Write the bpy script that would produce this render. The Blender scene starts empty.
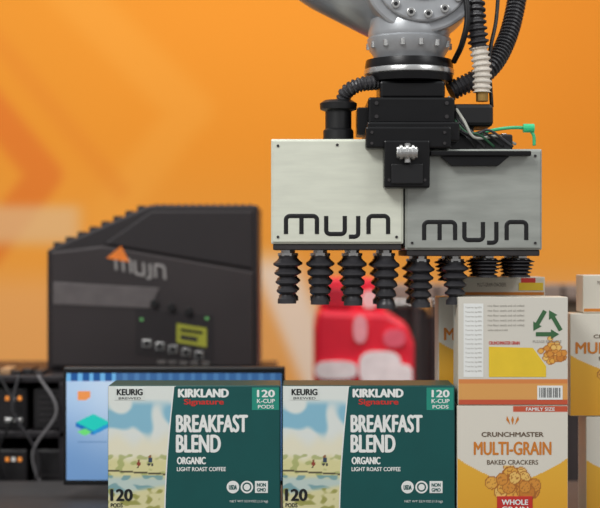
import bpy, math, random
import bmesh
from mathutils import Vector, Matrix, noise
random.seed(4)
scene=bpy.context.scene
scene.view_settings.view_transform='Standard'
CAMZ=1.2
def X(px,y=0.0): return (px-300)/500*(3+y)/3
def Z(py,y=0.0): return CAMZ+(254-py)/500*(3+y)/3
def S(n,y=0.0): return n/500*(3+y)/3
def lin(c):
    return tuple(((v/255)/12.92 if v/255<=0.04045 else ((v/255+0.055)/1.055)**2.4) for v in c)
_m={}
def mat(name,rgb,rough=0.5,metal=0.0,var=0.08,scale=30,stretch=None,emit=0,bump=0.0,alpha=None):
    if name in _m: return _m[name]
    m=bpy.data.materials.new(name); m.use_nodes=True
    nt=m.node_tree; b=nt.nodes['Principled BSDF']
    c=lin(rgb)
    tc=nt.nodes.new('ShaderNodeTexCoord'); mp=nt.nodes.new('ShaderNodeMapping')
    nt.links.new(tc.outputs['Object'],mp.inputs[0])
    if stretch: mp.inputs['Scale'].default_value=stretch
    n=nt.nodes.new('ShaderNodeTexNoise'); n.inputs['Scale'].default_value=scale; n.inputs['Detail'].default_value=4
    nt.links.new(mp.outputs[0],n.inputs[0])
    r=nt.nodes.new('ShaderNodeValToRGB')
    r.color_ramp.elements[0].position=0.3; r.color_ramp.elements[1].position=0.7
    r.color_ramp.elements[0].color=tuple(v*(1-var) for v in c)+(1,)
    r.color_ramp.elements[1].color=tuple(min(1,v*(1+var)) for v in c)+(1,)
    nt.links.new(n.outputs['Fac'],r.inputs[0]); nt.links.new(r.outputs[0],b.inputs['Base Color'])
    b.inputs['Roughness'].default_value=rough; b.inputs['Metallic'].default_value=metal
    if emit:
        nt.links.new(r.outputs[0],b.inputs['Emission Color']); b.inputs['Emission Strength'].default_value=emit
    if bump:
        bp=nt.nodes.new('ShaderNodeBump'); bp.inputs['Strength'].default_value=bump
        nt.links.new(n.outputs['Fac'],bp.inputs['Height']); nt.links.new(bp.outputs[0],b.inputs['Normal'])
    _m[name]=m; return m
def artmat(name='printed_art',rough=0.5,emit=0):
    if name in _m: return _m[name]
    m=bpy.data.materials.new(name); m.use_nodes=True
    nt=m.node_tree; b=nt.nodes['Principled BSDF']
    a=nt.nodes.new('ShaderNodeAttribute'); a.attribute_name='Col'
    nt.links.new(a.outputs['Color'],b.inputs['Base Color']); b.inputs['Roughness'].default_value=rough
    if emit:
        nt.links.new(a.outputs['Color'],b.inputs['Emission Color']); b.inputs['Emission Strength'].default_value=emit
    _m[name]=m; return m
CUR=[None]
def root(name,loc=(0,0,0)):
    e=bpy.data.objects.new(name,None); e.location=loc; e.empty_display_size=0.05
    scene.collection.objects.link(e); CUR[0]=e; return e
def add(name,verts,faces,m,smooth=False,par=True):
    me=bpy.data.meshes.new(name); me.from_pydata(verts,[],faces); me.update()
    o=bpy.data.objects.new(name,me); scene.collection.objects.link(o)
    if m: me.materials.append(m)
    if smooth:
        for p in me.polygons: p.use_smooth=True
    if par and CUR[0]:
        o.parent=CUR[0]; o.matrix_parent_inverse=Matrix.Translation(CUR[0].location).inverted()
    return o
def bev(o,w,seg=2):
    md=o.modifiers.new('b','BEVEL'); md.width=w; md.segments=seg; md.limit_method='ANGLE'; return o
def box(name,x0,x1,y0,y1,z0,z1,m,b=0.0,par=True):
    v=[(x0,y0,z0),(x1,y0,z0),(x1,y1,z0),(x0,y1,z0),(x0,y0,z1),(x1,y0,z1),(x1,y1,z1),(x0,y1,z1)]
    f=[(0,3,2,1),(4,5,6,7),(0,1,5,4),(1,2,6,5),(2,3,7,6),(3,0,4,7)]
    o=add(name,v,f,m,par=par)
    if b: bev(o,b)
    return o
def bm_fix(o):
    bm=bmesh.new(); bm.from_mesh(o.data); bmesh.ops.recalc_face_normals(bm,faces=bm.faces); bm.to_mesh(o.data); bm.free()
def prism(name,pts,y0,y1,m,b=0.0,par=True):
    n=len(pts); v=[(p[0],y0,p[1]) for p in pts]+[(p[0],y1,p[1]) for p in pts]
    f=[tuple(range(n)),tuple(range(2*n-1,n-1,-1))]+[(i,i+n,(i+1)%n+n,(i+1)%n) for i in range(n)]
    o=add(name,v,f,m,par=par)
    bm_fix(o)
    if b: bev(o,b)
    return o
def sweep(name,pts,rad,m,n=12,squash=1.0,smooth=True,par=True):
    pts=[Vector(p) for p in pts]
    if not hasattr(rad,'__len__'): rad=[rad]*len(pts)
    V=[];F=[];up=None
    for i,p in enumerate(pts):
        t=(pts[min(i+1,len(pts)-1)]-pts[max(i-1,0)])
        if t.length<1e-9: t=Vector((0,0,1))
        t.normalize()
        if up is None:
            up=Vector((0,1,0)) if abs(t.y)<0.9 else Vector((1,0,0))
        a=(up-t*up.dot(t))
        if a.length<1e-6: a=t.orthogonal()
        a.normalize(); up=a; b=t.cross(a)
        for k in range(n):
            an=2*math.pi*k/n
            V.append(p+a*math.cos(an)*rad[i]*squash+b*math.sin(an)*rad[i])
    for i in range(len(pts)-1):
        for k in range(n):
            F.append((i*n+k,i*n+(k+1)%n,(i+1)*n+(k+1)%n,(i+1)*n+k))
    F.append(tuple(range(n-1,-1,-1))); F.append(tuple(range((len(pts)-1)*n,len(pts)*n)))
    o=add(name,V,F,m,smooth,par); bm_fix(o)
    return o
def cyl(name,p0,p1,r,m,n=32,b=0.0,r2=None):
    o=sweep(name,[p0,p1],[r,r if r2 is None else r2],m,n=n,smooth=False)
    if b: bev(o,b)
    return o
def lathe(name,c,prof,m,n=32):
    o=add(name,*_lathe(c,prof,n),m,True); bm_fix(o)
    md=o.modifiers.new('e','EDGE_SPLIT'); md.split_angle=math.radians(40)
    return o
def _lathe(c,prof,n):
    V=[];F=[]
    for r,z in prof:
        for k in range(n):
            a=2*math.pi*k/n; V.append((c[0]+r*math.cos(a),c[1]+r*math.sin(a),z))
    for i in range(len(prof)-1):
        for k in range(n):
            F.append((i*n+k,i*n+(k+1)%n,(i+1)*n+(k+1)%n,(i+1)*n+k))
    F.append(tuple(range(n))); F.append(tuple(range((len(prof)-1)*n,len(prof)*n)))
    return V,F
def spline(ctrl,n=14):
    P=[Vector(p) for p in ctrl]; P=[P[0]*2-P[1]]+P+[P[-1]*2-P[-2]]; out=[]
    for i in range(1,len(P)-2):
        for k in range(n):
            t=k/n
            out.append(0.5*((2*P[i])+(P[i+1]-P[i-1])*t+(2*P[i-1]-5*P[i]+4*P[i+1]-P[i+2])*t*t+(-P[i-1]+3*P[i]-3*P[i+1]+P[i+2])*t**3))
    out.append(P[-2]); return out
def hose(name,ctrl,r,m,pitch=0.009,depth=0.8):
    sp=spline(ctrl,40); L=[0]
    for i in range(1,len(sp)): L.append(L[-1]+(sp[i]-sp[i-1]).length)
    N=int(L[-1]/pitch)*4; pts=[];rad=[];j=0
    for i in range(N+1):
        s=L[-1]*i/N
        while j<len(L)-2 and L[j+1]<s: j+=1
        t=(s-L[j])/max(1e-9,L[j+1]-L[j]); pts.append(sp[j].lerp(sp[j+1],t)); rad.append(r*(1,1,depth,depth)[i%4])
    return sweep(name,pts,rad,m,n=14,smooth=False)
def text(name,s,x0,x1,z0,z1,y,m,bold=0.0,align=None,th=0.0003):
    cu=bpy.data.curves.new(name,'FONT'); cu.body=s; cu.resolution_u=4
    o=bpy.data.objects.new(name+'_t',cu); scene.collection.objects.link(o)
    dg=bpy.context.evaluated_depsgraph_get()
    me=bpy.data.meshes.new_from_object(o.evaluated_get(dg))
    bpy.data.objects.remove(o); bpy.data.curves.remove(cu)
    xs=[v.co.x for v in me.vertices]; ys=[v.co.y for v in me.vertices]
    ax,bx,ay,by=min(xs),max(xs),min(ys),max(ys)
    w=bold*(z1-z0)
    offs=[(0,0)] if not bold else [(-w,0),(w,0),(0,w*.6),(0,-w*.6)]
    V=[];F=[]
    for k,(dx,dz) in enumerate(offs):
        n0=len(V)
        V+=[(x0+w+(v.co.x-ax)/(bx-ax)*(x1-x0-2*w)+dx,y-k*0.00002,z0+(v.co.y-ay)/(by-ay)*(z1-z0)+dz) for v in me.vertices]
        F+=[tuple(q+n0 for q in p.vertices) for p in me.polygons]
    bpy.data.meshes.remove(me)
    return add(name,V,F,m)
def poly(name,pts,y,m):
    return add(name,[(p[0],y,p[1]) for p in pts],[tuple(range(len(pts)))],m)
def disc(name,cx,cz,r,y,m,n=24,ri=0):
    if ri:
        V=[];F=[]
        for k in range(n):
            a=2*math.pi*k/n; V+= [(cx+r*math.cos(a),y,cz+r*math.sin(a)),(cx+ri*math.cos(a),y,cz+ri*math.sin(a))]
        for k in range(n):
            j=(k+1)%n; F.append((2*k,2*j,2*j+1,2*k+1))
        return add(name,V,F,m)
    return poly(name,[(cx+r*math.cos(2*math.pi*k/n),cz+r*math.sin(2*math.pi*k/n)) for k in range(n)],y,m)
def art(name,x0,x1,z0,z1,y,nx,nz,fn,m):
    V=[];F=[];col=[]
    for j in range(nz+1):
        for i in range(nx+1):
            u=i/nx; v=1-j/nz
            V.append((x0+u*(x1-x0),y,z0+(1-v)*(z1-z0))); col.append(lin(fn(u,v))+(1,))
    for j in range(nz):
        for i in range(nx):
            a=j*(nx+1)+i; F.append((a,a+1,a+nx+2,a+nx+1))
    o=add(name,V,F,m)
    at=o.data.color_attributes.new('Col','FLOAT_COLOR','POINT')
    for i,c in enumerate(col): at.data[i].color=c
    return o
def mix(a,b,t):
    t=max(0,min(1,t)); return tuple(p+(q-p)*t for p,q in zip(a,b))
def ss(a,b,x):
    t=max(0,min(1,(x-a)/(b-a))); return t*t*(3-2*t)
def nz(x,y,z=0): return noise.noise(Vector((x,y,z)))

# ---------------- materials
BLK=mat('black_plastic',(17,17,19),0.42,0,0.15)
BLKM=mat('black_anodised',(16,16,18),0.32,0.3,0.2)
RUB=mat('black_rubber',(54,53,56),0.36,0,0.2,60)
SIL=mat('cast_aluminium',(184,187,190),0.36,0.55,0.08,25,bump=0.03)
STEEL=mat('steel',(200,200,198),0.26,0.9,0.06)
WHT=mat('white_ink',(240,242,238),0.5,0,0.02)
DKG=mat('dark_grey_metal',(54,51,52),0.5,0.2,0.15)
ART=artmat('printed_card',0.42)
INK=mat('dark_ink',(24,28,30),0.5,0,0.02)

# ---------------- room
box('floor',-5,5,-4.5,4.4,-0.05,0,mat('hall_floor',(120,112,106),0.5,0,0.1,2),par=False)
WY=4.0
def band(px,py,x0,y0,x1,y1,w,soft=8):
    dx,dy=x1-x0,y1-y0; L=math.hypot(dx,dy)
    t=max(0,min(1,((px-x0)*dx+(py-y0)*dy)/(L*L)))
    d=math.hypot(px-x0-t*dx,py-y0-t*dy)
    return 1-ss(w-soft,w+soft,d)
def wallcol(u,v):
    x=-5+u*10; z=4.6*(1-v)
    px=300+x*500*3/7; py=254-(z-CAMZ)*500*3/7
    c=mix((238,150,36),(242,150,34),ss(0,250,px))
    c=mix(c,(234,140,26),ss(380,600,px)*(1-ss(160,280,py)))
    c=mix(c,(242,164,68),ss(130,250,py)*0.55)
    k=max(band(px,py,-40,70,45,175,17,5),band(px,py,45,175,-40,285,17,5)); c=mix(c,(226,116,30),0.75*k)
    k=max(band(px,py,60,-20,190,110,22,12),band(px,py,190,110,110,215,20,12)); c=mix(c,(248,168,62),0.45*k)
    k=band(px,py,-20,20,120,190,9,6); c=mix(c,(228,130,30),.35*k)
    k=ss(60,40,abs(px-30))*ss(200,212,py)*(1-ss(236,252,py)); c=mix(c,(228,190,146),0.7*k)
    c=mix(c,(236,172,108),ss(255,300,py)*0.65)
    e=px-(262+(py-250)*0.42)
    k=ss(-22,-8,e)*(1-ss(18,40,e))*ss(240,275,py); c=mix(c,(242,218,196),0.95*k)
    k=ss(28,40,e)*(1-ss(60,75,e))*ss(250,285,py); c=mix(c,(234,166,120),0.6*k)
    return c
CUR[0]=None
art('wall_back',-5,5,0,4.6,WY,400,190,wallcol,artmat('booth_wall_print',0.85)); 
box('baseboard_back',-5,5,WY-0.02,WY-0.001,0,0.1,DKG,par=False)

# ---------------- coffee cartons
TEAL=mat('teal_print',(8,84,82),0.42,0,0.05,15)
TEAL2=mat('teal_badge',(34,146,126),0.42,0,0.03)
REDI=mat('red_ink',(206,52,44),0.5,0,0.03)
TABLE_Z=0.638
def landscape(u,v):
    c=mix((230,236,230),(140,194,216),ss(0.0,0.3,nz(u*3+2,v*7,1)+0.12)*(1-ss(0.3,0.42,v))*ss(.08,.14,v))
    c=mix(c,(238,234,208),ss(0.3,0.42,v+0.06*nz(u*4,0)))
    k=ss(0.46,0.52,v+0.05*nz(u*5,3)); c=mix(c,(222,216,150),k*0.8)
    if v>0.46: c=mix(c,(164,174,104),ss(0.1,0.3,nz(u*8,v*26,4))*0.7)
    k=ss(0.60,0.64,v+0.05*nz(u*3,7)); c=mix(c,(196,214,206),k)
    if v>0.60: c=mix(c,(118,164,170),ss(0.08,0.3,nz(u*6,v*24,9))*.85)
    k=ss(0.68,0.72,v+0.08*(u-0.5)); c=mix(c,(226,220,168),k)
    if v>0.69: c=mix(c,(150,150,70),ss(0.05,0.3,nz(u*9,v*26,5))*.8)
    # walkers and jetty posts: head, body, legs
    for (a,b,r,cc) in ((.62,.478,.011,(150,104,70)),(.62,.50,.017,(52,70,96)),(.60,.53,.009,(60,60,60)),(.65,.53,.009,(60,60,60)),(.45,.505,.009,(140,100,70)),(.45,.525,.014,(150,70,50)),(.44,.548,.007,(70,60,50))):
        if math.hypot((u-a)*.5,v-b)<r: c=cc
    if abs(v-.585-.03*(u-.5))<.006 and u<.85: c=(96,90,66)
    return c
def coffee(x0,yaw=0):
    y=0.0; r=root('coffee_carton',(x0+0.172,0.08,TABLE_Z)); zt=Z(385.5)
    w=0.345
    box('carton',x0,x0+w,y,y+0.13,TABLE_Z,zt,TEAL,0.003)
    fx=lambda p:x0+(p-108)/500
    art('landscape_print',x0+0.001,fx(176),TABLE_Z+0.002,zt-0.001,y-0.0005,70,160,landscape,ART)
    pts=[]
    n=14
    for i in range(n+1):
        t=i/n; pz=zt-0.002-(zt-TABLE_Z-0.004)*t
        pts.append((fx(174.5-9*math.sin(t*1.7)),pz))
    V=[]
    for i,p in enumerate(pts):
        V+=[(p[0]-0.0025,y-0.0007,p[1]),(p[0],y-0.0007,p[1]),(p[0],y-0.001,p[1]),(x0+w-0.002,y-0.001,p[1])]
    Fa=[(4*i,4*i+4,4*i+5,4*i+1) for i in range(n)]; Fb=[(4*i+2,4*i+6,4*i+7,4*i+3) for i in range(n)]
    add('white_trim_line',V,Fa,WHT); add('teal_panel',V,Fb,TEAL)
    yy=y-0.0016
    T=lambda n_,s,a,b,c,d,m,bold=0.0: text(n_,s,fx(a),fx(b),Z(d),Z(c),yy,m,bold)
    box('maker_patch',fx(115),fx(145),y-0.0012,y-0.0005,Z(400),Z(388),mat('pale_ink',(226,232,226),0.5,0,0.02))
    T('pod_brand_text','KEURIG',117,143,389,395,INK,0.06)
    T('pod_brand_tagline','BREWED',119,141,397,399.3,INK,0.0)
    T('house_brand_text','KIRKLAND',178,229,389,397,WHT,0.09)
    T('house_brand_script','Signature',184,224,399,406,REDI,0.05)
    T('title_line_1','BREAKFAST',176,248,415,432,WHT,0.045)
    T('title_line_2','BLEND',176,221,435,452,WHT,0.045)
    T('organic_text','ORGANIC',177,206,457,464,WHT,0.06)
    T('roast_text','LIGHT ROAST COFFEE',177,226,467,471,WHT,0.04)
    T('count_text','120',110.5,133,489,500.5,INK,0.06)
    T('count_sub','PODS',111,123,503,507,INK,0.03)
    box('badge',fx(252),fx(279),y-0.0014,y-0.001,Z(410),Z(387.5),TEAL2)
    T('badge_number','120',257,275,390,397,WHT,0.07)
    T('badge_text_1','K-CUP',257,275,399,403,WHT,0.04)
    T('badge_text_2','PODS',258,274,405,408.5,WHT,0.04)
    disc('seal_1',fx(233),Z(487),S(6.3),yy,WHT)
    disc('seal_2',fx(247),Z(487),S(6.3),yy,WHT,ri=S(4.6)); 
    disc('seal_2_core',fx(247),Z(487),S(3.2),yy,WHT)
    box('seal_3',fx(255),fx(268),y-0.002,y-0.001,Z(493),Z(481),WHT,0.0005)
    text('seal_3_text_1','NON',fx(257),fx(266),Z(486.5),Z(483),y-.0024,TEAL,0.05)
    text('seal_3_text_2','GMO',fx(257),fx(266),Z(491.5),Z(488),y-.0024,TEAL,0.05)
    text('seal_1_text','USDA',fx(229),fx(237),Z(489.5),Z(485),yy-0.0004,TEAL,0.05)
    T('weight_text','NET WT 52.9 OZ (1.5 kg)',230,268,500,503,WHT)
    return r
c1=coffee(X(107.5)); c1.rotation_euler=(0,0,math.radians(0.6))
c2=coffee(X(282.5))
# ---------------- cracker cartons
CREAM=mat('cream_card',(224,218,202),0.45,0,0.03,10)
ORI=mat('orange_ink',(214,130,44),0.5,0,0.04)
BRN=mat('brown_ink',(110,92,74),0.5,0,0.04)
GRN=mat('green_ink',(60,106,66),0.5,0,0.04)
GRYI=mat('grey_ink',(160,155,146),0.5,0,0.04)
YEL=mat('yellow_ink',(240,204,50),0.5,0,0.04)
blobs=[(random.gauss(0.5,0.15),random.gauss(0.62,0.06),random.uniform(0.05,0.085),random.choice([(236,176,76),(222,150,62),(242,198,110),(206,130,50)])) for _ in range(34)]
def frontart(u,v):
    c=(228,223,209)
    e=v-(0.40+0.22*(1-abs(2*u-1))**0.8)
    if e>0: c=mix((240,192,70),(234,168,48),v)
    if 0.46<v<0.82:
        for (a,b,r,cc) in blobs:
            d=math.hypot(u-a,(v-b)*1.15)
            if d<r: c=cc if d<r*0.84 else (176,108,44)
            if d<r*.7 and nz(u*60,v*60)>.25: c=(180,116,50)
    if v<0.05 and u>0.5: c=(206,90,60)
    return c
def backart(u,v):
    c=(220,216,204)
    if v>0.76: c=(228,166,92) if v>0.8 else (224,140,76)
    if v>0.955: c=(205,90,60)
    for (a,b,r,cc) in blobs:
        d=math.hypot(u-(0.86+(a-0.5)*0.55),(v-(0.52+(b-0.62)*0.9))*1.0)
        if d<r*0.5: c=cc if d<r*0.38 else (176,108,44)
    return c
def cracker(xpx,y,z0,w,h,kind='front',d=0.09,yaw=0):
    x0=X(xpx,y); r=root('cracker_box',(x0+w/2,y+d/2,z0)); z1=z0+h
    box('carton',x0,x0+w,y,y+d,z0,z1,CREAM,0.002)
    fn=backart if kind=='back' else frontart
    art('face_print',x0+0.001,x0+w-0.001,z0+0.001,z1-0.001,y-0.0005,110,120,fn,ART)
    yy=y-0.0012
    T=lambda n_,s,a,b,c,dd,m,bold=0.0: text(n_,s,x0+a*w,x0+b*w,z1-dd*h,z1-c*h,yy,m,bold)
    if kind!='back':
        for k in (-1,0,1):
            poly('grain_leaf_%d'%(k+2),[(x0+w*(0.5+k*0.02),z1-0.15*h),(x0+w*(0.5+k*0.045+0.012),z1-0.11*h),(x0+w*(0.5+k*0.05),z1-0.08*h),(x0+w*(0.5+k*0.045-0.012),z1-0.11*h)],yy,ORI)
        T('maker_text','CRUNCHMASTER',0.22,0.78,0.205,0.24,BRN,0.05)
        if kind=='wide': 
            T('title_text','MULTI-GRAIN',0.05,0.95,0.21 if False else 0.28,0.39,ORI,0.04)
        else:
            T('title_text','MULTI-GRAIN',0.15,0.85,0.28,0.38,ORI,0.035)
        T('subtitle_text','BAKED CRACKERS',0.27,0.73,0.42,0.455,BRN,0.02)
        T('corner_text','FAMILY SIZE',0.62,0.88,0.015,0.04,WHT,0.04)
        box('red_badge',x0+0.36*w,x0+0.68*w,y-0.002,y-0.0008,z1-0.90*h,z1-0.70*h,REDI,0.0005)
        text('badge_text_1','WHOLE',x0+.40*w,x0+.64*w,z1-.765*h,z1-.725*h,y-0.0026,WHT,0.05)
        text('badge_text_2','GRAIN',x0+.40*w,x0+.64*w,z1-.815*h,z1-.78*h,y-0.0026,WHT,0.05)
    else:
        poly('nutrition_panel',[(x0+.05*w,z1-.74*h),(x0+.23*w,z1-.74*h),(x0+.23*w,z1-.06*h),(x0+.05*w,z1-.06*h)],yy+0.0003,WHT)
        for i in range(15):
            T('nutrition_line_%d'%i,'Total fat 3g 00%',0.065,0.215,0.09+i*0.042,0.108+i*0.042,GRYI)
        for i in range(6):
            T('ingredient_line_%d'%i,'rice flour seeds and oil milled',0.27,0.60 if i<5 else 0.45,0.07+i*0.045,0.09+i*0.045,GRYI)
        T('red_heading','CRUNCHMASTER GRAIN',0.28,0.56,0.41,0.44,REDI,0.03)
        poly('yellow_panel',[(x0+.28*w,z1-.74*h),(x0+.80*w,z1-.74*h),(x0+.80*w,z1-.64*h),(x0+.68*w,z1-.47*h),(x0+.28*w,z1-.46*h)],yy,YEL)
        cx,cz=x0+.81*w,z1-.26*h; R=.165*w
        for k in range(3):
            a0=math.radians(90+120*k); a1=math.radians(90+120*(k+1))
            A=Vector((cx+R*math.cos(a0),cz+R*math.sin(a0))); B=Vector((cx+R*math.cos(a1),cz+R*math.sin(a1)))
            d_=(B-A).normalized(); nn=Vector((-d_.y,d_.x)); L=(B-A).length; t=.0042
            p=[A+d_*L*.14-nn*t,A+d_*L*.14+nn*t,A+d_*L*.62+nn*t,A+d_*L*.62+nn*t*2.3,A+d_*L*.88,A+d_*L*.62-nn*t*2.3,A+d_*L*.62-nn*t]
            poly('recycle_arrow_%d'%(k+1),[tuple(q) for q in p],yy,GRN)
        box('barcode_patch',x0+.72*w,x0+.95*w,y-0.0011,y-0.0006,z1-.95*h,z1-.82*h,WHT)
        for i in range(11):
            a=x0+(.74+i*.018)*w; box('bar_%d'%i,a,a+.0012*(1+i%3*.5),y-0.0015,y-0.001,z1-.93*h,z1-.84*h,INK)
        T('recycle_text','PLEASE RECYCLE',0.68,0.94,0.40,0.425,GRYI)
    r.rotation_euler=(0,0,math.radians(yaw)); return r
cracker(457,0.0,TABLE_Z,0.222,0.259,'front')
cracker(458,0.0,TABLE_Z+0.260,0.220,0.216,'back')
cracker(438.5,0.14,TABLE_Z,0.222,0.240,'front')
cracker(438.5,0.14,TABLE_Z+0.241,0.222,0.231,'wide')
cracker(586,0.12,TABLE_Z,0.222,0.224,'front')
cracker(570,0.12,TABLE_Z+0.225,0.222,0.213,'wide')
def flatbox(a,b,y0,y1,z0,z1):
    r=root('cracker_box',((a+b)/2,(y0+y1)/2,z0))
    box('carton',a,b,y0,y1,z0,z1,CREAM,0.002)
    box('orange_edge',a+.002,b-.002,y0-.0008,y0-.0002,z0+.003,z0+.009,ORI)
    text('edge_text','MULTI-GRAIN CRACKERS',a+.03,a+.09,z1-.020,z1-.012,y0-.0006,BRN)
    box('red_flash',b-.05,b-.02,y0-.0012,y0-.0004,z1-.012,z1-.002,REDI)
    box('yellow_flash',b-.055,b-.004,y0-.0010,y0-.0003,z1-.028,z1-.012,YEL)
ztop=TABLE_Z+0.241+0.231
flatbox(X(463,.145),X(545,.145),.145,.255,ztop+.001,Z(277,.145))
z2=TABLE_Z+0.225+0.213
flatbox(X(583,.13),X(583,.13)+.2,.13,.21,z2+.001,z2+.08)

# ---------------- packing table
root('packing_table',(0,0.35,0))
WOODT=mat('table_laminate',(70,68,68),0.5,0,0.1)
box('table_top',-0.9,1.05,-0.08,0.72,TABLE_Z-0.04,TABLE_Z-0.0005,WOODT,0.004)
for i,(a,b) in enumerate([(-.85,-.04),(1.0,-.04),(-.85,.68),(1.0,.68)]):
    box('leg_%d'%i,a-.03,a+.03,b-.03,b+.03,0,TABLE_Z-.04,DKG,.004)
box('rail_front',-.85,1.0,-.05,-.02,.15,.2,DKG); box('rail_back',-.85,1.0,.66,.69,.15,.2,DKG)

# ---------------- monitor
MY=.45
root('monitor',(X(175,MY),MY,TABLE_Z))
ma,mb=X(63,MY),X(285,MY); mt=Z(367,MY); mbz=TABLE_Z+.03
box('housing',ma,mb,MY,MY+.035,mbz,mt,BLK,.004)
def screen(u,v):
    c=mix((176,204,234),(112,152,200),ss(0.1,.9,v))
    c=mix(c,(206,222,240),.7*ss(.0,.2,.2-abs(u-.2))*(1-v))
    if v<0.075: c=(28,84,150)
    if v<0.075 and (u*19)%1<0.4: c=(110,180,230)
    if .05<u<.11 and .17<v<.255 and (u*1.2+v)<.36: c=(240,150,80)
    a=(u-.125)/.08; b=(v-.46)/.08
    if abs(a)<1 and (1-abs(a))<=b<(1-abs(a))+.5: c=(20,110,190) if a<0 else (40,150,215)
    if abs(a)+abs(b)<1 : c=(30,205,190)
    a=(u-.085)/.035; b=(v-.55)/.035
    if abs(a)+abs(b)<1: c=(110,225,120)
    if .05<u<.19 and .64<v<.65: c=(80,120,170)
    if u>.23: c=mix(c,(70,110,160),.75)
    return c
art('screen',ma+.008,mb-.008,mbz+.012,mt-.014,MY-.001,220,140,screen,artmat('lit_screen',0.3,emit=.35))
cx=(ma+mb)/2
box('stand_neck',cx-.03,cx+.03,MY+.035,MY+.06,TABLE_Z+.01,mbz+.15,BLK,.003)
box('stand_foot',cx-.12,cx+.12,MY-.03,MY+.14,TABLE_Z,TABLE_Z+.012,BLK,.003)

# ---------------- rack + electronics
RY0,RY1=.78,1.3
root('storage_rack',(-.65,1.0,0))
ra,rb=X(-110,.85),X(275,.85); rz=Z(371,.9)
POST=mat('rack_metal',(50,47,50),.45,.4,.15)
for a in (ra,(ra+rb)/2-.05,rb-.03):
    for b in (RY0,RY1-.03): box('post',a,a+.03,b,b+.03,0,rz-.02,POST,.003)
box('back_panel',ra,rb,RY1-.01,RY1,0.1,rz-.02,mat('back_panel_dark',(38,33,34),.6),0)
for k,z in enumerate((rz-.02,rz-.16,rz-.36,.15)):
    box('shelf_%d'%k,ra,rb,RY0,RY1,z,z+.018,POST,.003)
AMB=mat('amber_lamp',(250,150,60),.4,emit=.7); LW=mat('lamp_white',(230,226,220),.4,emit=.5)
UN=mat('dark_unit',(34,32,34),.45,.1,.15)
for k,z in enumerate((rz-.142,rz-.342)):
    h=(.105,.15)[k]
    for i in range(5):
        a=ra+.035+i*.17
        box('unit_%d_%d'%(k,i),a,a+.155,RY0+.03,RY0+.3,z,z+h,UN,.005)
        for j in range(5): box('vent_%d_%d_%d'%(k,i,j),a+.015,a+.085,RY0+.026,RY0+.03,z+.02+j*.015,z+.026+j*.015,DKG)
        for j in range(3): box('lamp_%d_%d_%d'%(k,i,j),a+.1+j*.016,a+.108+j*.016,RY0+.026,RY0+.03,z+h-.03,z+h-.02,[AMB,LW,AMB][j],.001)
        box('unit_handle_%d_%d'%(k,i),a+.1,a+.145,RY0+.018,RY0+.03,z+.02,z+.03,STEEL,.001)
for i in range(3):
    a=X(2+i*19,.8); q=(.03,-.02,.04)[i]
    pts=[(a,RY0-.01,rz),(a+.01+q,RY0-.03,rz-.09),(a+.03-q,RY0-.03,rz-.2),(a+.04,RY0-.015,rz-.34)]
    sweep('loose_cable_%d'%i,spline(pts,8),.004,[BLK,RUB,mat('grey_cable',(120,118,120),.5)][i%3])
for i in range(5):
    a=X(-8+i*11,.85); box('tool_case_%d'%i,a,a+.026,RY0+.03,RY0+.12,rz-.002,rz+.008+.005*(i%2),[DKG,mat('tan_case',(190,150,110),.5),BLK,UN,DKG][i],.002)

# ---------------- controller cabinet
CY=.92
root('robot_controller',(X(155,CY),CY+.2,rz))
CB=mat('controller_paint',(43,38,40),.45,.1,.1,4)
CB2=mat('controller_panel',(60,54,55),.4,.2,.12,4)
xs=lambda p:X(p,CY); zs=lambda p:Z(p,CY)
base=rz+.0
pts=[(xs(47),base),(xs(258),base),(xs(258),zs(205)),(xs(150),zs(205)),(xs(47),zs(250))]
prism('cabinet',pts,CY,CY+.36,CB,.006)
for i in range(8):
    t=i/8; px=52+(148-52)*t; py=250-45*(px-47)/103
    prism('fin_%d'%i,[(xs(px),zs(py)-.012),(xs(px+8),zs(py-3.5)-.010),(xs(px+8),zs(py-3.5)+.006),(xs(px+1),zs(py-3.5)+.006)],CY+.01,CY+.35,CB,.001)
for i in range(14):
    a=xs(155+i*7.2); box('top_fin_%d'%i,a,a+.006,CY+.01,CY+.35,zs(205)-.002,zs(205)+.003,CB)
prism('faceplate',[(xs(52),zs(366)),(xs(253),zs(366)),(xs(253),zs(272)),(xs(104),zs(246)),(xs(52),zs(252))],CY-.012,CY+.001,CB2,.004)
prism('upper_bezel',[(xs(104),zs(244)),(xs(253),zs(269)),(xs(253),zs(211)),(xs(152),zs(211))],CY-.008,CY+.001,CB,.004)
prism('reflection_strip',[(xs(54),zs(304)),(xs(150),zs(308)),(xs(160),zs(288)),(xs(54),zs(282))],CY-.0145,CY-.012,mat('reflection_grey',(112,106,106),.35,.3,.1),.001)  # reflected band on the dark front, built as a paler grey strip
LG=mat('logo_grey',(160,156,154),.4,.1,.04)
def logo(prefix,P,h,sw,y,m,sq=.15):
    def st(n,pp):
        sweep(prefix+n,[(P(*q)[0],y,P(*q)[1]) for q in pp],sw,m,n=8,squash=sq,smooth=False)
    def arc(cx,cy,r,a0,a1,k=6): return [(cx+r*math.cos(math.radians(a0+(a1-a0)*i/k)),cy+r*math.sin(math.radians(a0+(a1-a0)*i/k))) for i in range(k+1)]
    r=.2
    st('m_a',[(0,0),(0,1-r)]+arc(r,1-r,r,180,90)+arc(1.5-r,1-r,r,90,0)+[(1.5,0)])
    st('m_b',[(.75,0),(.75,1)])
    st('u',[(1.95,1)]+[(1.95,r)]+arc(1.95+r,r,r,180,270)+arc(2.85-r,r,r,270,360)+[(2.85,1)])
    st('j',[(2.95+.1,-.15)]+arc(3.5-r,-.15+r,r,270,360)+[(3.5,1.0)])
    st('n',[(4.0,0),(4.0,1-r)]+arc(4.0+r,1-r,r,180,90)+arc(4.95-r,1-r,r,90,0)+[(4.95,0)])
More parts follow.
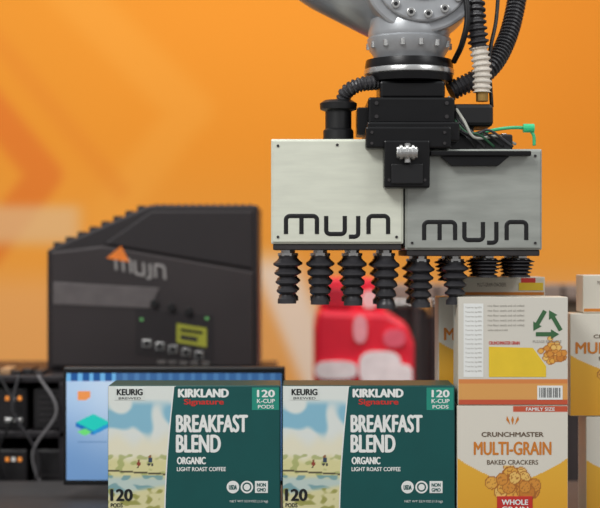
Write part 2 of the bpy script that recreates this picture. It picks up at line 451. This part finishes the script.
def Pc(u,v):
    px=117+u*9.8; py=275+u*1.9-v*13+0
    return (xs(px-v*1.0),zs(py-5))
logo('logo_',Pc,.02,.0036,CY-.0145,LG)
LO=mat('logo_orange',(240,130,44),.4,emit=.1)
poly('logo_triangle',[(xs(107),zs(258)),(xs(130),zs(262)),(xs(122),zs(246))],CY-.0155,LO)
for i in range(5):
    box('port_%d'%i,xs(143+i*13),xs(152+i*13),CY-.02,CY-.012,zs(347+i*3),zs(339+i*3),STEEL,.001)
    box('port_core_%d'%i,xs(144.5+i*13),xs(150.5+i*13),CY-.0215,CY-.02,zs(345.5+i*3),zs(340.5+i*3),BLK)
for i in range(5):
    box('connector_%d'%i,xs(158+i*11),xs(166+i*11),CY-.018,CY-.012,zs(364+i*.3),zs(360+i*.3),mat('connector_grey',(110,106,104),.4,.4),.001)
for i in range(3): cyl('knob_%d'%i,(xs(155+i*17),CY-.03,zs(303+i*4)),(xs(155+i*17),CY-.012,zs(303+i*4)),.010,BLK,20,.001)
for i,(p,q) in enumerate([(141,318),(206,317)]):
    box('status_light_%d'%i,xs(p),xs(p+2.5),CY-.0165,CY-.012,zs(q+2.5),zs(q),mat('led_green',(110,190,110),.4,emit=.3),.001)
prism('warning_label',[(xs(177),zs(342)),(xs(207),zs(347)),(xs(207),zs(328)),(xs(177),zs(323))],CY-.014,CY-.012,mat('label_yellow_green',(170,172,56),.5))
prism('label_text_bar',[(xs(181),zs(331)),(xs(203),zs(334)),(xs(203),zs(331)),(xs(181),zs(328))],CY-.0148,CY-.014,BLK)
prism('label_text_bar_2',[(xs(181),zs(339)),(xs(198),zs(341.5)),(xs(198),zs(337)),(xs(181),zs(334.5))],CY-.0148,CY-.014,DKG)
prism('port_frame',[(xs(136),zs(354)),(xs(214),zs(364)),(xs(214),zs(314)),(xs(136),zs(308))],CY-.0132,CY-.012,CB,.001)

# ---------------- background equipment
BY=1.45
root('mobile_robot',(X(365,BY),BY+.2,0))
RED=mat('red_paint',(234,38,60),.35,0,.1,6); PINK=mat('white_highlight',(248,232,232),.4)
bx=lambda p:X(p,BY); bz=lambda p:Z(p,BY)
prism('body',[(bx(315),.12),(bx(413),.12),(bx(415),bz(345)),(bx(408),bz(324)),(bx(388),bz(312)),(bx(318),bz(310)),(bx(314),bz(330))],BY,BY+.4,RED,.02)
prism('mast',[(bx(319),bz(314)),(bx(386),bz(316)),(bx(387),bz(287)),(bx(377),bz(278)),(bx(323),bz(278))],BY+.05,BY+.3,RED,.015)
box('mast_inset',bx(326),bx(352),BY+.035,BY+.05,bz(309),bz(288),mat('dark_red',(184,26,48),.4),.006)
def rounded(name,cx,cz,rx,rz,y0,y1,m,p=3.2):
    pts=[]
    for k in range(28):
        a=2*math.pi*k/28; c,s=math.cos(a),math.sin(a)
        pts.append((cx+rx*abs(c)**(2/p)*(1 if c>0 else -1),cz+rz*abs(s)**(2/p)*(1 if s>0 else -1)))
    return prism(name,pts,y0,y1,m)
q=lambda n:S(n,BY)
rounded('highlight_panel_1',bx(380),bz(368),q(21),q(17),BY-.012,BY,PINK)  # soft highlights on the red body, put in as pale raised shapes
rounded('highlight_panel_2',bx(400),bz(375),q(12),q(11),BY-.014,BY-.001,PINK)
rounded('highlight_panel_3',bx(336),bz(370),q(21),q(9),BY-.012,BY,PINK)
rounded('highlight_panel_4',bx(360),bz(329),q(7),q(14),BY-.012,BY,mat('pink_highlight',(246,160,168),.4),2.4)
rounded('highlight_panel_5',bx(370),bz(300),q(8),q(9),BY+.036,BY+.05,mat('pale_highlight',(246,196,196),.4),2.4)
rounded('highlight_panel_6',bx(394),bz(338),q(11),q(9),BY-.012,BY,mat('rose_highlight',(240,100,120),.4),2.4)
for i,(a,b) in enumerate([(328,.08),(402,.08),(328,.32),(402,.32)]):
    cyl('wheel_%d'%i,(bx(a)-.03,BY+b,.08),(bx(a)+.03,BY+b,.08),.08,RUB,24,.01)
EY=2.1
root('equipment_rack',(X(440,EY),EY,0))
ex=lambda p:X(p,EY); ez=lambda p:Z(p,EY)
EQ=mat('rack_charcoal',(70,62,62),.5,.2,.2,5)
box('cabinet_body',ex(400),ex(600),EY+.05,EY+.5,.02,ez(316),EQ,.01)
box('cabinet_top_unit',ex(384),ex(430),EY+.06,EY+.4,ez(330),ez(308),mat('unit_dark',(50,46,50),.5),.01)
box('top_rail',ex(384),ex(640),EY,EY+.06,ez(300),ez(284),mat('rail_tan',(150,132,120),.5,.2),.008)
for i,p in enumerate((386,414,434,560,588,634)):
    box('upright_%d'%i,ex(p),ex(p+6),EY,EY+.05,0,ez(285),EQ,.004)
for i in range(6):
    cyl('roller_%d'%i,(ex(390+i*42),EY+.1,ez(306)),(ex(420+i*42),EY+.1,ez(306)),.02,STEEL,16)
box('side_panel',ex(545),ex(600),EY+.06,EY+.1,ez(400),ez(290),mat('panel_tan',(150,128,104),.5),.01)
box('side_panel_2',ex(388),ex(412),EY-.01,EY,ez(372),ez(334),mat('panel_grey',(120,112,112),.5),.01)

# ---------------- robot arm
GY=.13
gx=lambda p:X(p,GY); gz=lambda p:Z(p,GY); gs=lambda n:S(n,GY)
AX=gx(409)
root('robot_arm',(AX,GY,gz(60)))
cyl('wrist_housing',(gx(420),GY-.075,gz(-22)),(gx(420),GY+.1,gz(-22)),gs(60),SIL,64,.006)
cyl('wrist_cover',(gx(420),GY-.09,gz(-22)),(gx(420),GY-.074,gz(-22)),gs(50),SIL,64,.004)
cyl('wrist_cap',(gx(420),GY-.1,gz(-24)),(gx(420),GY-.088,gz(-24)),gs(30),mat('cover_grey',(150,152,154),.4,.4),48,.003)
for i in range(16):
    a=math.radians(i*22.5+6); r=gs(43)
    p=(gx(420)+r*math.cos(a),gz(-22)+r*math.sin(a))
    cyl('cover_bolt_%d'%i,(p[0],GY-.097,p[1]),(p[0],GY-.089,p[1]),.009,STEEL,16,.001)
    cyl('bolt_socket_%d'%i,(p[0],GY-.0975,p[1]),(p[0],GY-.0968,p[1]),.0045,BLK,6)
FY=[ (410,12),(340,-40),(180,-160),(-120,-385)]
sweep('forearm',[(gx(a),GY+.05+i*.04,gz(b)) for i,(a,b) in enumerate(FY)],[gs(38),gs(50),gs(58),gs(75)],SIL,n=32)
EX,EZ=gx(-120),gz(-385)
cyl('elbow_joint',(EX,GY-.02,EZ),(EX,GY+.42,EZ),.19,SIL,48,.01)
sweep('upper_arm',[(EX,GY+.32,EZ),(EX-.18,GY+.34,EZ-.6),(EX-.34,GY+.34,.75)],[.15,.13,.17],SIL,n=32)
cyl('shoulder_joint',(EX-.34,GY+.1,.75),(EX-.34,GY+.6,.75),.2,SIL,48,.01)
lathe('base',(EX-.34,GY+.35),[(.3,0),(.3,.04),(.22,.06),(.2,.35),(.17,.6)],SIL,48)
lathe('neck',(AX,GY),[(gs(38),gz(20)),(gs(41),gz(34)),(gs(40),gz(38)),(gs(42),gz(40)),(gs(41),gz(48)),(gs(36),gz(56)),(gs(34),gz(62))],SIL,48)
for i in range(14):
    a=2*math.pi*i/14; c=(AX+gs(40)*math.cos(a),GY+gs(40)*math.sin(a))
    cyl('neck_bolt_%d'%i,(c[0],c[1],gz(50)),(c[0],c[1],gz(44)),.006,STEEL,10)
lathe('flange_disc',(AX,GY),[(gs(36),gz(60)),(gs(43),gz(61)),(gs(44),gz(66)),(gs(44),gz(70))],BLKM,48)
lathe('flange_ring',(AX,GY),[(gs(44.5),gz(70)),(gs(45),gz(71)),(gs(45),gz(75)),(gs(44),gz(76))],STEEL,48)
lathe('tool_changer',(AX,GY),[(gs(44),gz(76)),(gs(43),gz(83)),(gs(34),gz(84))],BLKM,48)
hose('corrugated_conduit',[(gx(530),GY+.12,gz(-60)),(gx(522),GY+.08,gz(-5)),(gx(508),GY+.04,gz(40)),(gx(486),GY,gz(72)),(gx(450),GY-.01,gz(92))],gs(10),RUB)
hose('black_bellows',[(gx(462),GY-.05,gz(-40)),(gx(470),GY-.06,gz(0)),(gx(472),GY-.07,gz(28)),(gx(475),GY-.07,gz(52))],gs(10.5),RUB,.013,.7)
hose('white_bellows',[(gx(475),GY-.07,gz(52)),(gx(478),GY-.07,gz(75)),(gx(478),GY-.07,gz(96))],gs(9.5),mat('white_rubber',(220,212,200),.5),.011,.78)
cyl('brass_fitting',(gx(478),GY-.07,gz(105)),(gx(478),GY-.07,gz(95)),gs(6),mat('brass',(176,140,80),.35,.8),16,.001)
hose('left_conduit',[(gx(342),GY-.03,gz(104)),(gx(346),GY-.04,gz(94)),(gx(360),GY-.05,gz(87)),(gx(382),GY-.03,gz(84))],gs(7.5),RUB)
sweep('cable_a',spline([(gx(455),GY-.09,gz(-30)),(gx(462),GY-.1,gz(20)),(gx(458),GY-.09,gz(48)),(gx(452),GY-.04,gz(64))],10),.006,BLK)
sweep('cable_b',spline([(gx(500),GY-.0,gz(-40)),(gx(494),GY-.04,gz(20)),(gx(486),GY-.06,gz(60)),(gx(488),GY-.06,gz(110))],10),.004,BLK)

# ---------------- vacuum gripper
root('vacuum_gripper',(AX,GY,gz(150)))
M1=mat('brushed_panel_lit',(234,237,220),.36,.25,.05,14,(1,1,6)); M2=mat('brushed_panel_shaded',(176,180,173),.34,.4,.12,10,(1,1,5))  # same metal twice: stronger light on the left module put into its colour
F0=-.005
def module(nm,a,b,t,bo,m,ptx):
    x0,x1=X(a,F0),X(b,F0); z0,z1=Z(bo,F0),Z(t,F0)
    box(nm+'_shell',x0,x1,F0,F0+.27,z0,z1,m,.003)
    box(nm+'_front_plate',x0+.004,x1-.004,F0-.003,F0,z0+.004,z1-.004,m,.001)
    box(nm+'_base_plate',x0+.004,x1-.004,F0+.004,F0+.266,z0-.012,z0,DKG,.002)
    for i,(p,q) in enumerate([(x0+.014,z1-.014),(x1-.014,z1-.014),(x0+.014,z0+.014),(x1-.014,z0+.014),((x0+x1)/2,z1-.012)]):
        cyl(nm+'_screw_%d'%i,(p,F0-.005,q),(p,F0-.002,q),.0028,DKG,10)
    def Pl(u,v): return (X(ptx+u*102/4.95,F0),Z(bo-10-v*18,F0))
    logo(nm+'_logo_',Pl,.03,.0043,F0-.0035,BLK,.2)
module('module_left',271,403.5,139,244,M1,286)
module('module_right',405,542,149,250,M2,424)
box('module_seam',X(403.5),X(405),.0,.26,Z(246),Z(150),BLK)
def cup(nm,x,y,zt,L,s=1.0):
    pr=[(.010,zt),(.010,zt-.1*L),(.017,zt-.1*L),(.017,zt-.16*L)]
    z=zt-.16*L; n=5; st=(.84*L)/n
    for k in range(n):
        R=(.0275-.0022*k)*s
        pr+=[(R*.66,z),(R*.74,z-st*.2),(R,z-st*.5),(R,z-st*.72),(R*.7,z-st*.95)]
        z-=st
    pr[-1]=(.019*s,zt-L)
    lathe(nm,(x,y),pr,RUB,24)
    lathe(nm+'_fitting',(x,y),[(.012,zt),(.012,zt-.006),(.0185,zt-.006),(.0185,zt-.012)],STEEL,6)
cols=[287,320,353,386,421,455,488,521]
lens=[.108,.110,.112,.118,.104,.098,.053,.053]
for i,c in enumerate(cols):
    x=X(c,.035)
    zt=Z(244 if i<4 else 250,F0)-.012
    for r in range(3):
        yy=.035+r*.083
        L=lens[i]
        if i>=6: 
            L=zt-(Z(277,.145)+.001)
        elif r>0: L=L*.97
        if i==5 and r>0: L=min(L,.053)
        cup('suction_cup_%d_%d'%(i,r),x+(.004 if r==1 else 0),yy,zt,L,1.0)
box('adapter_block',gx(366),gx(450),GY-.1,GY+.1,gz(128),gz(102),BLKM,.005)
box('adapter_upper',gx(378),gx(442),GY-.07,GY+.07,gz(102),gz(84.2),BLKM,.006)
box('cross_plate',gx(364),gx(452),GY-.15,GY+.12,Z(147,GY),gz(128),BLKM,.004)
FB=-.05
hx=lambda p:X(p,FB); hz=lambda p:Z(p,FB)
box('front_bracket',hx(384),hx(430),FB,F0-.004,hz(188),hz(140),BLKM,.004)
box('front_bracket_top',hx(366),hx(452),FB+.01,GY-.1,hz(148),hz(126),BLKM,.004)
box('bracket_window',hx(391),hx(423),FB-.006,FB,hz(184),hz(164),BLK,.002)
cyl('latch_barrel',(hx(396),FB-.012,hz(153)),(hx(417),FB-.012,hz(153)),.012,STEEL,20,.002)
for i in range(3): cyl('latch_rib_%d'%i,(hx(399+i*6),FB-.012,hz(153)),(hx(402+i*6),FB-.012,hz(153)),.0155,STEEL,20,.001)
cyl('latch_pin',(hx(407),FB-.014,hz(163)),(hx(407),FB-.014,hz(144)),.006,STEEL,12)
for i,(p,q_) in enumerate([(372,132),(445,132),(372,143),(445,143),(389,180),(425,180)]):
    cyl('cap_screw_%d'%i,(hx(p),FB-.002 if i>3 else FB+.006,hz(q_)),(hx(p),FB+.012,hz(q_)),.003,DKG,10)
for i,(p,q_) in enumerate([(374,108),(442,108),(374,121),(442,121)]):
    cyl('block_screw_%d'%i,(gx(p),GY-.104,gz(q_)),(gx(p),GY-.09,gz(q_)),.004,DKG,10)
lathe('hose_port',(gx(338),GY-.03),[(gs(15),Z(139,F0)+.0),(gs(15),gz(132)),(gs(13),gz(130)),(gs(13),gz(113)),(gs(18),gz(111)),(gs(18.5),gz(105)),(gs(14),gz(102))],BLK,32)
cyl('port_side',(gx(356),GY-.03,gz(124)),(gx(368),GY-.03,gz(124)),gs(6),BLKM,16)
box('valve_block',gx(356),gx(368),GY-.06,GY+.02,gz(137),gz(110),BLKM,.003)
box('valve_island',gx(448),gx(488),GY-.09,GY+.02,gz(130),gz(108),BLK,.008)
box('valve_island_foot',gx(440),gx(506),GY-.1,GY+.04,Z(149,F0),gz(138),BLK,.004)
box('support_post',gx(455),gx(470),GY-.07,GY,gz(139),gz(128),BLKM,.002)
box('sensor_bar',X(430,-.03),X(531,-.03),-.035,-.012,Z(156,-.03),Z(151,-.03),BLKM,.002)
prism('sensor_plate',[(X(440,-.03),Z(156,-.03)),(X(452,-.03),Z(166,-.03)),(X(498,-.03),Z(166,-.03)),(X(510,-.03),Z(156,-.03))],-.028,-.0085,BLKM,.001)
GT=mat('green_tube',(70,190,130),.35)
sweep('green_air_tube',spline([(gx(452),GY-.08,gz(146)),(gx(470),GY-.09,gz(138)),(gx(498),GY-.09,gz(132)),(gx(520),GY-.07,gz(131)),(gx(528),GY-.07,gz(137)),(gx(529),GY-.07,gz(148))],8),.0035,GT)
cyl('green_fitting',(gx(518),GY-.07,gz(131)),(gx(529),GY-.07,gz(131)),.009,mat('green_fitting',(60,205,140),.35),16,.001)
sweep('clear_air_tube',spline([(gx(446),GY-.06,gz(100)),(gx(458),GY-.11,gz(125)),(gx(468),GY-.12,gz(142)),(gx(492),GY-.1,gz(140)),(gx(510),GY-.08,gz(147))],8),.003,mat('clear_tube',(170,170,160),.3))
for i in range(5):
    sweep('wire_%d'%i,spline([(gx(440+i*3),GY-.08,gz(118)),(gx(452+i*4),GY-.1-.004*i,gz(134+i)),(gx(462+i*5),GY-.12,gz(143-i*2)),(gx(470+i*9),GY-.1,gz(150))],8),.0026,[BLK,RUB,mat('dark_green',(40,90,60),.5)][i%3])
for i in range(3):
    cyl('air_fitting_%d'%i,(gx(478+i*11),GY-.06,gz(147)),(gx(478+i*11),GY-.06,gz(136)),.007,[STEEL,BLK,STEEL][i],12,.001)

# ---------------- lights
w=bpy.data.worlds.new('hall'); scene.world=w; w.use_nodes=True
nt=w.node_tree; bg=nt.nodes['Background']
tc=nt.nodes.new('ShaderNodeTexCoord'); sp=nt.nodes.new('ShaderNodeSeparateXYZ'); rp=nt.nodes.new('ShaderNodeValToRGB')
nt.links.new(tc.outputs['Generated'],sp.inputs[0]); nt.links.new(sp.outputs['Z'],rp.inputs[0]); nt.links.new(rp.outputs[0],bg.inputs[0])
rp.color_ramp.elements[0].color=(.46,.45,.45,1); rp.color_ramp.elements[1].color=(.86,.89,.92,1); rp.color_ramp.elements[1].position=.8
bg.inputs[1].default_value=.76
def area(n,loc,tgt,e,sx,sy,col=(1,1,1)):
    l=bpy.data.lights.new(n,'AREA'); l.energy=e; l.shape='RECTANGLE'; l.size=sx; l.size_y=sy; l.color=col
    o=bpy.data.objects.new(n,l); scene.collection.objects.link(o); o.location=loc
    o.rotation_euler=(Vector(tgt)-Vector(loc)).to_track_quat('-Z','Y').to_euler()
area('hall_light_key',(-1.6,-2.6,3.6),(0.1,0,1.1),74,1.4,1.0,(1,.99,.97))
area('hall_light_fill',(2.2,-2.0,3.2),(0.2,0.2,1),22,1.2,1.2)
area('hall_light_wall',(-.3,.6,4.6),(0,4,1.6),135,5,1.2,(1,.98,.95))
cam=bpy.data.cameras.new('camera'); co=bpy.data.objects.new('camera',cam); scene.collection.objects.link(co)
co.location=(0,-3,CAMZ); co.rotation_euler=(math.radians(90),0,0)
cam.lens=90; cam.sensor_width=36; cam.dof.use_dof=True; cam.dof.focus_distance=3.02; cam.dof.aperture_fstop=2.0
cam.clip_end=100
scene.camera=co
